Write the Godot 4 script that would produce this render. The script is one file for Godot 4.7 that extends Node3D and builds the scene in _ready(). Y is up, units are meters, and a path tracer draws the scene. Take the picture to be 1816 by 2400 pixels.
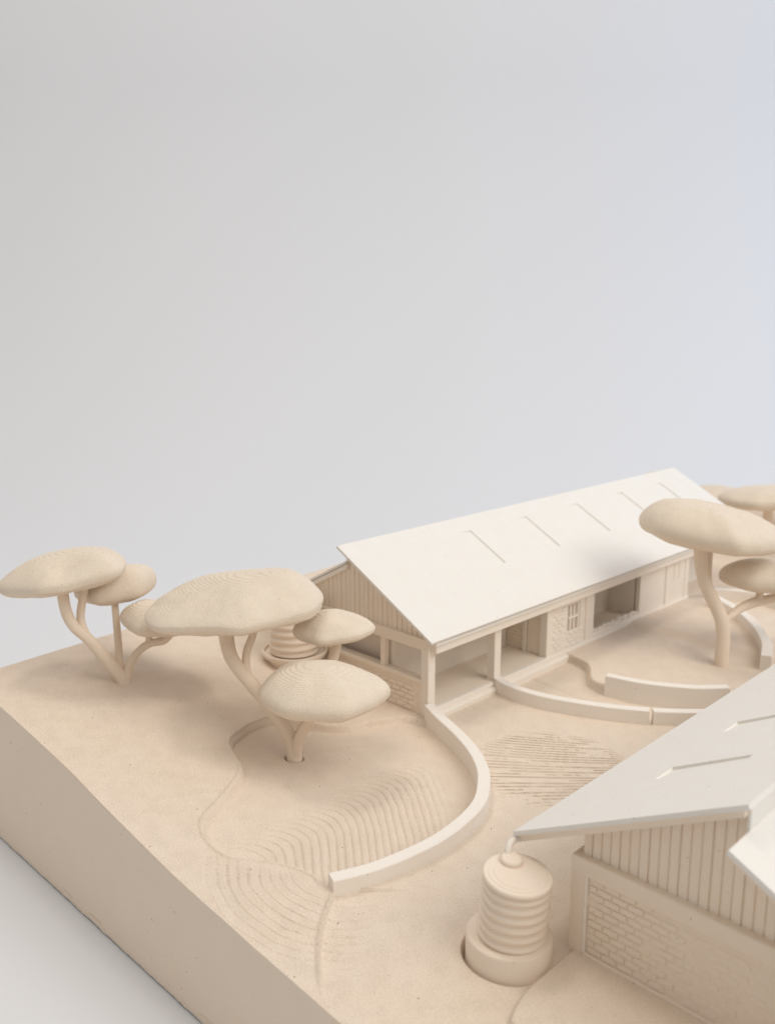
extends Node3D
# A 3D-printed architectural model (two gabled houses, disc-crowned trees, curved garden walls, water tanks) on a paper sweep.
# Lengths in this script are centimetres of the model; meshes and positions are stored in metres.

const CM := 0.01
const TABLE_Y := -3.85
var origin_of := {}
var taken := {}
var M := {}
var U_DIR := Vector3(0.703, 0, 0.711)
var V_DIR := Vector3(0.711, 0, -0.703)

# ------------------------------------------------------------------ mesh helper
class MB:
	var v := PackedVector3Array()
	var n := PackedVector3Array()
	func tri(a: Vector3, b: Vector3, c: Vector3, na: Vector3, nb: Vector3, nc: Vector3) -> void:
		# front faces run clockwise
		if (b - a).cross(c - a).dot(na + nb + nc) > 0.0:
			v.append(a); v.append(c); v.append(b)
			n.append(na); n.append(nc); n.append(nb)
		else:
			v.append(a); v.append(b); v.append(c)
			n.append(na); n.append(nb); n.append(nc)
	func flat3(a: Vector3, b: Vector3, c: Vector3, out: Vector3) -> void:
		var k := (b - a).cross(c - a)
		if k.length_squared() < 1e-14:
			return
		k = k.normalized()
		if k.dot(out) < 0.0:
			k = -k
		tri(a, b, c, k, k, k)
	func flat4(a: Vector3, b: Vector3, c: Vector3, d: Vector3, out: Vector3) -> void:
		flat3(a, b, c, out)
		flat3(a, c, d, out)
	func quad(a: Vector3, b: Vector3, c: Vector3, d: Vector3, na: Vector3, nb: Vector3, nc: Vector3, nd: Vector3) -> void:
		tri(a, b, c, na, nb, nc)
		tri(a, c, d, na, nc, nd)
	func box(lo: Vector3, hi: Vector3, bev := 0.025) -> void:
		var c := (lo + hi) * 0.5
		var h := (hi - lo) * 0.5
		var e := minf(bev, minf(h.x, minf(h.y, h.z)) * 0.6)
		for ax in 3:
			for s in [-1.0, 1.0]:
				var i := (ax + 1) % 3
				var j := (ax + 2) % 3
				var p: Array[Vector3] = []
				for q in [[-1.0, -1.0], [1.0, -1.0], [1.0, 1.0], [-1.0, 1.0]]:
					var w := Vector3.ZERO
					w[ax] = s * h[ax]
					w[i] = q[0] * (h[i] - e)
					w[j] = q[1] * (h[j] - e)
					p.append(c + w)
				var out := Vector3.ZERO
				out[ax] = s
				flat4(p[0], p[1], p[2], p[3], out)
				# edges shared with axis i
				for t in [-1.0, 1.0]:
					var a := Vector3.ZERO
					var b := Vector3.ZERO
					a[ax] = s * h[ax]; a[i] = t * (h[i] - e); a[j] = -(h[j] - e)
					b[ax] = s * (h[ax] - e); b[i] = t * h[i]; b[j] = -(h[j] - e)
					var a2 := a
					var b2 := b
					a2[j] = -a[j]
					b2[j] = -b[j]
					var o2 := Vector3.ZERO
					o2[ax] = s
					o2[i] = t
					flat4(c + a, c + b, c + b2, c + a2, o2)
		for sx in [-1.0, 1.0]:
			for sy in [-1.0, 1.0]:
				for sz in [-1.0, 1.0]:
					var s3 := Vector3(sx, sy, sz)
					flat3(c + s3 * Vector3(h.x, h.y - e, h.z - e), c + s3 * Vector3(h.x - e, h.y, h.z - e), c + s3 * Vector3(h.x - e, h.y - e, h.z), s3)
	func prism(poly: Array, axis: int, lo: float, hi: float) -> void:
		# poly: Vector2 ring in the two other axes (in order), extruded along axis
		var ring: Array[Vector3] = []
		var mid := Vector3.ZERO
		for q in poly:
			var w := Vector3.ZERO
			w[(axis + 1) % 3] = q.x
			w[(axis + 2) % 3] = q.y
			ring.append(w)
			mid += w / poly.size()
		var e := Vector3.ZERO
		e[axis] = 1.0
		var m := ring.size()
		for k in m:
			var a := ring[k]
			var b := ring[(k + 1) % m]
			var out := (b - a).cross(e)
			if out.dot((a + b) * 0.5 - mid) < 0.0:
				out = -out
			flat4(a + e * lo, b + e * lo, b + e * hi, a + e * hi, out)
			flat3(mid + e * lo, a + e * lo, b + e * lo, -e)
			flat3(mid + e * hi, a + e * hi, b + e * hi, e)
	func tube(pts: Array, seg := 18, cap := true) -> void:
		# pts: Vector4 (x, y, z, radius), passed through by a Catmull-Rom curve
		var path: Array[Vector4] = []
		var m := pts.size()
		for k in m - 1:
			var p0: Vector4 = pts[maxi(k - 1, 0)]
			var p1: Vector4 = pts[k]
			var p2: Vector4 = pts[k + 1]
			var p3: Vector4 = pts[mini(k + 2, m - 1)]
			for s in 8:
				var t := s / 8.0
				path.append(0.5 * (2.0 * p1 + (p2 - p0) * t + (2.0 * p0 - 5.0 * p1 + 4.0 * p2 - p3) * t * t + (3.0 * p1 - p0 - 3.0 * p2 + p3) * t * t * t))
		path.append(pts[m - 1])
		var rings := []
		var nors := []
		var side := Vector3(1, 0, 0.3).normalized()
		for k in path.size():
			var a := path[maxi(k - 1, 0)]
			var b := path[mini(k + 1, path.size() - 1)]
			var d := Vector3(b.x - a.x, b.y - a.y, b.z - a.z).normalized()
			side = (side - d * side.dot(d)).normalized()
			var up := d.cross(side)
			var c := Vector3(path[k].x, path[k].y, path[k].z)
			var ring := PackedVector3Array()
			var nor := PackedVector3Array()
			for j in seg:
				var w := TAU * j / seg
				var o := side * cos(w) + up * sin(w)
				ring.append(c + o * path[k].w)
				nor.append(o)
			rings.append(ring)
			nors.append(nor)
		for k in rings.size() - 1:
			for j in seg:
				var j2 := (j + 1) % seg
				quad(rings[k][j], rings[k][j2], rings[k + 1][j2], rings[k + 1][j], nors[k][j], nors[k][j2], nors[k + 1][j2], nors[k + 1][j])
		if cap:
			for k in [0, rings.size() - 1]:
				var c := Vector3.ZERO
				for p in rings[k]:
					c += p / seg
				var d := Vector3(path[k].x, path[k].y, path[k].z) - Vector3(path[1 if k == 0 else k - 1].x, path[1 if k == 0 else k - 1].y, path[1 if k == 0 else k - 1].z)
				for j in seg:
					flat3(c, rings[k][j], rings[k][(j + 1) % seg], d)
	func lathe(prof: Array, seg := 72) -> void:
		# prof: Vector2 (radius, y) from the bottom up; sharp corners where the profile turns by more than 50 degrees
		var m := prof.size()
		var nl: Array[Vector2] = []
		for k in m - 1:
			var d: Vector2 = prof[k + 1] - prof[k]
			nl.append(Vector2(d.y, -d.x).normalized())
		for k in m - 1:
			var n0 := nl[k]
			var n1 := nl[k]
			if k > 0 and nl[k - 1].dot(nl[k]) > 0.8:
				n0 = (nl[k - 1] + nl[k]).normalized()
			if k < m - 2 and nl[k + 1].dot(nl[k]) > 0.8:
				n1 = (nl[k + 1] + nl[k]).normalized()
			for j in seg:
				var a := TAU * j / seg
				var b := TAU * (j + 1) / seg
				var ca := Vector3(cos(a), 0, sin(a))
				var cb := Vector3(cos(b), 0, sin(b))
				var p: Vector2 = prof[k]
				var q: Vector2 = prof[k + 1]
				quad(ca * p.x + Vector3(0, p.y, 0), cb * p.x + Vector3(0, p.y, 0), cb * q.x + Vector3(0, q.y, 0), ca * q.x + Vector3(0, q.y, 0),
					ca * n0.x + Vector3(0, n0.y, 0), cb * n0.x + Vector3(0, n0.y, 0), cb * n1.x + Vector3(0, n1.y, 0), ca * n1.x + Vector3(0, n1.y, 0))
	func grid(pos: PackedVector3Array, w: int, h: int, out: Vector3) -> void:
		# smooth open grid of w x h points
		var nor := PackedVector3Array()
		nor.resize(w * h)
		for j in h:
			for i in w:
				var dx := pos[j * w + mini(i + 1, w - 1)] - pos[j * w + maxi(i - 1, 0)]
				var dy := pos[mini(j + 1, h - 1) * w + i] - pos[maxi(j - 1, 0) * w + i]
				var k := dx.cross(dy).normalized()
				nor[j * w + i] = k if k.dot(out) > 0.0 else -k
		for j in h - 1:
			for i in w - 1:
				var a := j * w + i
				quad(pos[a], pos[a + 1], pos[a + w + 1], pos[a + w], nor[a], nor[a + 1], nor[a + w + 1], nor[a + w])
	func mesh(o: Vector3) -> ArrayMesh:
		var p := PackedVector3Array()
		p.resize(v.size())
		for k in v.size():
			p[k] = (v[k] - o) * 0.01
		var arr := []
		arr.resize(Mesh.ARRAY_MAX)
		arr[Mesh.ARRAY_VERTEX] = p
		arr[Mesh.ARRAY_NORMAL] = n
		var am := ArrayMesh.new()
		am.add_surface_from_arrays(Mesh.PRIMITIVE_TRIANGLES, arr)
		return am

# ------------------------------------------------------------------ scene helpers
func numbered(called: String) -> String:
	var k: int = taken.get(called, 0)
	taken[called] = k + 1
	return called if k == 0 else "%s_%03d" % [called, k]

func thing(called: String, label: String, category: String, at: Vector3, group := "") -> Node3D:
	var o := Node3D.new()
	o.name = numbered(called)
	add_child(o)
	o.position = at * CM
	origin_of[o] = at
	o.set_meta("label", label)
	o.set_meta("category", category)
	if group:
		o.set_meta("group", group)
	return o

func obj(called: String, b: MB, m: Material, parent: Node3D) -> MeshInstance3D:
	var at: Vector3 = origin_of[parent]
	var o := MeshInstance3D.new()
	o.name = called
	o.mesh = b.mesh(at)
	o.material_override = m
	parent.add_child(o, true)
	origin_of[o] = at
	return o

func solo(called: String, b: MB, m: Material, label: String, category: String, at: Vector3, group := "") -> MeshInstance3D:
	var o := MeshInstance3D.new()
	o.name = numbered(called)
	o.mesh = b.mesh(at)
	o.material_override = m
	add_child(o)
	o.position = at * CM
	origin_of[o] = at
	o.set_meta("label", label)
	o.set_meta("category", category)
	if group:
		o.set_meta("group", group)
	return o

func structure(called: String, b: MB, m: Material) -> MeshInstance3D:
	var o := MeshInstance3D.new()
	o.name = called
	o.mesh = b.mesh(Vector3.ZERO)
	o.material_override = m
	o.set_meta("kind", "structure")
	add_child(o)
	origin_of[o] = Vector3.ZERO
	return o

func bx(called: String, lo: Vector3, hi: Vector3, m: Material, parent: Node3D, bev := 0.025) -> MeshInstance3D:
	var b := MB.new()
	b.box(lo, hi, bev)
	return obj(called, b, m, parent)

# a small piece that shares one mesh with its likes; the mesh is centred on its own origin
func piece(called: String, mesh: Mesh, at: Vector3, m: Material, parent: Node3D, turn := Vector3.ZERO) -> void:
	var o := MeshInstance3D.new()
	o.name = called
	o.mesh = mesh
	o.material_override = m
	parent.add_child(o, true)
	o.position = (at - origin_of[parent]) * CM
	o.rotation = turn

# ------------------------------------------------------------------ materials
func picture(w: int, f: Callable) -> ImageTexture:
	var bytes := PackedByteArray()
	bytes.resize(w * w * 3)
	for y in w:
		for x in w:
			var c: Color = f.call(x, y)
			var k := (y * w + x) * 3
			bytes[k] = int(clampf(c.r, 0, 1) * 255.0)
			bytes[k + 1] = int(clampf(c.g, 0, 1) * 255.0)
			bytes[k + 2] = int(clampf(c.b, 0, 1) * 255.0)
	return ImageTexture.create_from_image(Image.create_from_data(w, w, false, Image.FORMAT_RGB8, bytes))

func noise_image(w: int, freq: float, octaves: int, sd: int) -> Image:
	var fn := FastNoiseLite.new()
	fn.noise_type = FastNoiseLite.TYPE_SIMPLEX_SMOOTH
	fn.frequency = freq
	fn.fractal_octaves = octaves
	fn.seed = sd
	return fn.get_seamless_image(w, w, false, false, 0.15)

# mottled print with a few dark flecks and pits, as seen all over the model
func fleck_albedo(sd: int, mottle: float, flecks: int, tone: Color) -> ImageTexture:
	var w := 768
	var a := noise_image(w, 0.006, 3, sd)
	var b := noise_image(w, 0.11, 2, sd + 7)
	var bytes := PackedByteArray()
	bytes.resize(w * w * 3)
	for y in w:
		for x in w:
			var s := 1.0 - mottle * (0.12 * a.get_pixel(x, y).r + 0.88 * b.get_pixel(x, y).r)
			var k := (y * w + x) * 3
			bytes[k] = int(255.0 * clampf(s * 1.0, 0, 1))
			bytes[k + 1] = int(255.0 * clampf(s * (1.0 - 0.006 * a.get_pixel(x, y).r), 0, 1))
			bytes[k + 2] = int(255.0 * clampf(s * (1.0 - 0.014 * a.get_pixel(x, y).r), 0, 1))
	var r := RandomNumberGenerator.new()
	r.seed = sd
	for f in flecks:
		var p := Vector2(r.randf() * w, r.randf() * w)
		var d := Vector2.from_angle(r.randf() * TAU)
		var many := r.randi_range(2, 9)
		var dark := r.randf_range(0.35, 0.8)
		var big := r.randf() < 0.3
		for s in many:
			d = d.rotated(r.randf_range(-0.4, 0.4))
			p += d * 0.9
			for q in (4 if big else 1):
				var xx := posmod(int(p.x) + q % 2, w)
				var yy := posmod(int(p.y) + q / 2, w)
				var k := (yy * w + xx) * 3
				bytes[k] = int(bytes[k] * lerpf(1.0, tone.r, dark))
				bytes[k + 1] = int(bytes[k + 1] * lerpf(1.0, tone.g, dark))
				bytes[k + 2] = int(bytes[k + 2] * lerpf(1.0, tone.b, dark))
	return ImageTexture.create_from_image(Image.create_from_data(w, w, false, Image.FORMAT_RGB8, bytes))

func relief(sd: int, grain: float, lines: float, freq: float) -> ImageTexture:
	# height field: printed grain plus raster lines running along the texture's x
	var w := 768
	var a := noise_image(w, freq, 3, sd)
	var b := noise_image(w, 0.012, 2, sd + 3)
	return picture(w, func(x: int, y: int) -> Color:
		var l := 0.5 + 0.5 * sin(TAU * (y / 8.0 + 0.25 * b.get_pixel(x, y).r))
		var k := 0.5 + grain * (a.get_pixel(x, y).r - 0.5) + lines * (l - 0.5) * clampf(1.6 * b.get_pixel(x, y).r - 0.2, 0.0, 1.0)
		return Color(k, k, k))

func stuff_of(col: Color, alb: Texture2D, bump: Texture2D, depth: float, tile_cm: float, rough := 0.72) -> StandardMaterial3D:
	var m := StandardMaterial3D.new()
	m.albedo_color = col
	m.albedo_texture = alb
	m.roughness = rough
	m.metallic_specular = 0.35
	m.uv1_triplanar = true
	m.uv1_world_triplanar = true
	m.uv1_triplanar_sharpness = 6.0
	m.uv1_scale = Vector3.ONE * (100.0 / tile_cm)
	if bump:
		m.heightmap_enabled = true
		m.heightmap_texture = bump
		m.heightmap_scale = depth
	return m

func make_materials() -> void:
	var sand := fleck_albedo(11, 0.10, 34, Color(0.35, 0.26, 0.18))
	var pale := fleck_albedo(23, 0.03, 34, Color(0.45, 0.40, 0.36))
	var fuzz := relief(5, 1.0, 0.25, 0.09)
	var raster := relief(9, 0.7, 0.55, 0.12)
	var layers := relief(15, 0.25, 0.7, 0.05)
	M.ground = stuff_of(Color(0.950, 0.885, 0.813), sand, raster, 0.018, 7.0)
	M.base_side = stuff_of(Color(0.950, 0.885, 0.813), pale, layers, 0.0015, 9.0)
	M.tree = stuff_of(Color(0.960, 0.902, 0.828), sand, fuzz, 0.018, 5.0)
	M.bark = stuff_of(Color(0.945, 0.880, 0.805), pale, fuzz, 0.004, 4.0)
	M.wall = stuff_of(Color(0.960, 0.925, 0.882), pale, layers, 0.0022, 5.0)
	M.garden = stuff_of(Color(0.968, 0.940, 0.905), pale, layers, 0.003, 5.0)
	M.house = stuff_of(Color(0.962, 0.908, 0.842), pale, layers, 0.0022, 5.0)
	M.roof = stuff_of(Color(0.950, 0.936, 0.914), pale, layers, 0.0025, 6.0, 0.6)
	M.tank = stuff_of(Color(0.958, 0.900, 0.836), pale, layers, 0.0022, 5.0)
	M.paper = stuff_of(Color(0.880, 0.885, 0.898), null, null, 0.0, 20.0, 0.9)

# ------------------------------------------------------------------ terrain
var A_Z := [-15.0, -11.0, -9.1, -7.3, -5.1, -3.4, -1.5, 0.1, 1.7, 3.1, 5.0, 7.0, 8.7, 10.2, 13.0, 26.0]
var A_Y := [2.2, 2.4, 2.35, 2.16, 1.9, 1.7, 1.33, 1.08, 0.83, 0.62, 0.46, 0.28, 0.16, 0.03, -0.05, -0.05]
var a_tab := PackedFloat32Array()
var scoop := PackedVector2Array([Vector2(-0.25, 0.3), Vector2(-0.72, -0.83), Vector2(-2.01, -1.29), Vector2(-3.24, -1.40), Vector2(-4.06, -2.04), Vector2(-5.26, -3.56), Vector2(-5.95, -3.75), Vector2(-6.82, -3.59), Vector2(-7.92, -3.12), Vector2(-8.39, -2.65), Vector2(-8.78, -1.70), Vector2(-9.06, -1.03), Vector2(-9.56, -0.52), Vector2(-10.38, 0.03), Vector2(-11.34, 0.59), Vector2(-12.08, 1.00), Vector2(-12.51, 1.52), Vector2(-12.68, 2.1), Vector2(-12.73, 2.57), Vector2(-12.59, 3.18), Vector2(-12.10, 3.69), Vector2(-11.66, 4.29), Vector2(-11.35, 4.92), Vector2(-11.18, 5.54), Vector2(-11.2, 6.10), Vector2(-10.1, 6.75), Vector2(-8.8, 7.02), Vector2(-7.4, 7.15), Vector2(-5.9, 7.0), Vector2(-4.65, 6.62), Vector2(-3.65, 6.02), Vector2(-2.7, 5.2), Vector2(-1.85, 4.1), Vector2(-1.1, 2.7), Vector2(-0.4, 1.0)])
var deck := PackedVector2Array([Vector2(10.3, 0.0), Vector2(10.1, 0.9), Vector2(9.78, 1.7), Vector2(9.0, 2.3), Vector2(8.35, 2.75), Vector2(8.02, 3.3), Vector2(7.95, 4.1), Vector2(8.3, 5.65), Vector2(9.15, 7.2), Vector2(10.3, 8.4), Vector2(11.5, 10.5), Vector2(19, 10.5), Vector2(22, 6.0), Vector2(23.4, 3.2), Vector2(24.0, 0.0)])
var wall_a := [Vector2(0.02, 0.05), Vector2(-0.5, 1.1), Vector2(-1.2, 2.75), Vector2(-1.95, 4.14), Vector2(-2.8, 5.25), Vector2(-3.7, 6.03), Vector2(-4.7, 6.65), Vector2(-5.9, 7.0), Vector2(-7.4, 7.15), Vector2(-8.85, 7.02), Vector2(-10.1, 6.75), Vector2(-11.25, 6.28)]
var wall_b := [Vector2(4.75, 0.02), Vector2(4.5, 0.55), Vector2(4.38, 1.6), Vector2(4.5, 2.8), Vector2(4.92, 4.1), Vector2(5.5, 5.45), Vector2(6.4, 6.95)]
var dash := FastNoiseLite.new()
var wob := FastNoiseLite.new()

func sm(a: float, b: float, x: float) -> float:
	var t := clampf((x - a) / (b - a), 0.0, 1.0)
	return t * t * (3.0 - 2.0 * t)

func prepare_terrain() -> void:
	a_tab.resize(420)
	var raw := PackedFloat32Array()
	raw.resize(420)
	for k in 420:
		var z := -15.0 + k * 0.1
		var i := 0
		while i < A_Z.size() - 2 and A_Z[i + 1] < z:
			i += 1
		raw[k] = lerpf(A_Y[i], A_Y[i + 1], clampf((z - A_Z[i]) / (A_Z[i + 1] - A_Z[i]), 0, 1))
	for k in 420:
		var s := 0.0
		for q in range(-8, 9):
			s += raw[clampi(k + q, 0, 419)]
		a_tab[k] = s / 17.0
	scoop = spline2(Array(scoop) + [scoop[0]], 3)
	deck = spline2(Array(deck) + [deck[0]], 3)
	dash.frequency = 0.35
	dash.seed = 4
	wob.frequency = 0.16
	wob.seed = 8

func inside_by(poly: PackedVector2Array, p: Vector2) -> float:
	# signed distance to a polygon, positive inside
	var best := 1e9
	var odd := false
	var m := poly.size()
	var a := poly[m - 1]
	for k in m:
		var b := poly[k]
		var e := b - a
		var w := p - a
		best = minf(best, (w - e * clampf(w.dot(e) / e.dot(e), 0.0, 1.0)).length_squared())
		if (a.y > p.y) != (b.y > p.y) and p.x < (b.x - a.x) * (p.y - a.y) / (b.y - a.y) + a.x:
			odd = not odd
		a = b
	return sqrt(best) if odd else -sqrt(best)

func saw(f: float) -> float:
	# one printed step: a slow rise and a quick drop
	var t := f - floorf(f)
	return t if t < 0.8 else (1.0 - t) * 4.0

func notch(f: float) -> float:
	# a narrow gap at the foot of each step
	var t := f - floorf(f)
	return maxf(0.0, 1.0 - minf(t, 1.0 - t) / 0.11)

func ground(x: float, z: float) -> float:
	var s := clampf((x + 14.5) / 15.5, 0.0, 1.0)
	var kz := clampf((z + 15.0) * 10.0, 0.0, 418.0)
	var ki := int(kz)
	var az := lerpf(a_tab[ki], a_tab[ki + 1], kz - ki)
	var wa := pow(1.0 - s, 1.15)
	var h := az * lerpf(wa, 1.0 - 0.45 * s, sm(-2.2, -8.5, z))
	if z < -9.8:
		h = lerpf(h, clampf(2.45 + 0.042 * (x + 7.0), 2.1, 3.1), sm(-9.8, -13.2, z))
	var u := x * U_DIR.x + z * U_DIR.z
	var v := x * V_DIR.x + z * V_DIR.z
	if x < 0.6 and z > -4.2 and z < 7.6:
		var d := inside_by(scoop, Vector2(x, z))
		if d > -0.4:
			var deep := 0.23 + 0.12 * sm(1.0, -3.5, z)
			h -= deep * sm(-0.035, 0.04 + 0.12 * sm(-8.6, -9.6, x), d)
			# raised lip round the scoop
			h += 0.06 * exp(-pow((d + 0.08) / 0.06, 2.0)) * sm(-8.6, -9.8, x)
			if d > 0.0:
				var along := 0.64 * u + 0.77 * v
				var perp := -0.77 * u + 0.64 * v + 2.3
				var f := along + sqrt(perp * perp + 0.5) + 0.10 * wob.get_noise_2d(u * 2.0, v * 2.0)
				var mask := sm(1.5, 0.1, perp) * sm(-11.9, -10.8, f) * sm(-1.8, -4.0, f)
				if mask > 0.0:
					var st := f / 0.36
					var br := 0.75 + 0.25 * sm(-0.25, 0.1, dash.get_noise_2d(u * 4.0 + floorf(st) * 9.0, v * 3.0))
					h += mask * br * (0.055 * (saw(st) - 0.4) - 0.085 * notch(st))
	if x < -8.5 and z > 2.5 and z < 10.6:
		var rr := Vector2(u + 3.0, (v + 11.2) * 1.0).length() + 0.12 * wob.get_noise_2d(u * 2.5, v * 2.5)
		var mask2 := sm(1.3, 1.9, rr) * sm(5.2, 3.8, rr) * sm(-1.9, -3.2, u) * sm(-11.5, -12.4, v + 0.25 * (u + 4.0))
		if mask2 > 0.0:
			var st2 := rr / 0.31
			var br2 := 0.5 + 0.5 * sm(-0.4, 0.0, dash.get_noise_2d(u * 1.2 + floorf(st2) * 7.0, floorf(st2) * 3.0))
			h -= mask2 * br2 * (0.06 * (saw(st2) - 0.4) + 0.10 * notch(st2))
		# crease running from the end of the curved wall towards the edge of the base
		if v < -12.3 and v > -17.2:
			var cu := -3.62 + 0.095 * pow((v + 14.7) / 1.2, 2.0)
			h += 0.07 * exp(-pow((u - cu + 0.03) / 0.05, 2.0)) * sm(-16.9, -15.9, v)
			h -= 0.12 * sm(-0.05, 0.05, u - cu) * sm(-16.6, -15.4, v) * sm(2.6, 0.3, u - cu)
	# lane between the curved walls: slits left by the print
	if x > -5.0 and x < 6.0 and z > 2.5 and z < 9.5:
		var em := 1.0 - Vector2((u - 4.6) / 3.3, (v + 4.3) / 3.4).length()
		if em > 0.0:
			var f3 := v + (0.18 - 0.056 * (-2.0 - v)) * (u - 4.0)
			var st3 := f3 / 0.23
			var row := floorf(st3)
			var fr := absf(st3 - row - 0.5)
			if fr < 0.15:
				var on := sm(0.0, 0.16, dash.get_noise_2d(u * 0.8 + row * 31.0, row * 17.0) + 0.28 + 0.18 * dash.get_noise_2d(u * 9.0, row * 5.0)) * sm(0.0, 0.22, em)
				h -= 0.15 * on * sm(0.15, 0.06, fr)
	# sunken court beyond the second curved wall and the raised deck round the far tree
	if x > 3.6 and z > -0.6 and z < 11.0:
		var bxz := 4.75
		for k in wall_b.size() - 1:
			if z >= wall_b[k].y and z <= wall_b[k + 1].y:
				bxz = lerpf(wall_b[k].x, wall_b[k + 1].x, (z - wall_b[k].y) / (wall_b[k + 1].y - wall_b[k].y))
		if z > wall_b[-1].y:
			bxz = 6.4 + (z - 6.95) * 0.9
		h -= 0.14 * sm(-0.15, 0.15, x - bxz)
		var cr := x - (7.18 - 0.11 * z)
		h += 0.035 * sm(-0.04, 0.04, cr) * sm(5.4, 4.2, z) * sm(-0.2, 0.2, x - bxz)
		if x > 7.0:
			h += 0.40 * sm(-0.07, 0.07, inside_by(deck, Vector2(x, z)))
	if x > 16.0:
		h += 0.25 * exp(-(pow(x - 17.0, 2.0) + pow(z - 4.0, 2.0)) / 30.0) * sm(16.0, 17.0, x)
	if x > 32.0:
		h += 3.0 * exp(-(pow(x - 43.0, 2.0) / 26.0 + pow(z + 4.0, 2.0) / 90.0)) * sm(32.0, 36.0, x)
	# forecourt of the near house, a step up
	if z > 11.0 and x > -14.6:
		var fz := 12.83 + 0.145 * pow(clampf(-10.0 - x, 0.0, 5.0), 2.0)
		h += 0.17 * sm(-0.05, 0.05, z - fz)
	# socket cut for the near water tank
	if x < -7.5 and x > -11.5 and z > 9.5 and z < 13.5:
		var rt := Vector2(x + 9.48, z - 11.57).length()
		h -= 0.4 * sm(1.30, 1.22, rt) * sm(0.5, -0.4, (x + 9.48) * 0.703 + (z - 11.57) * 0.711 - 0.2)
	# sockets of the trees
	if x < -6.2 and x > -7.3 and z > -1.5 and z < -0.2:
		h -= 0.25 * sm(0.36, 0.31, Vector2(x + 6.72, z + 0.88).length())
	return h

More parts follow.
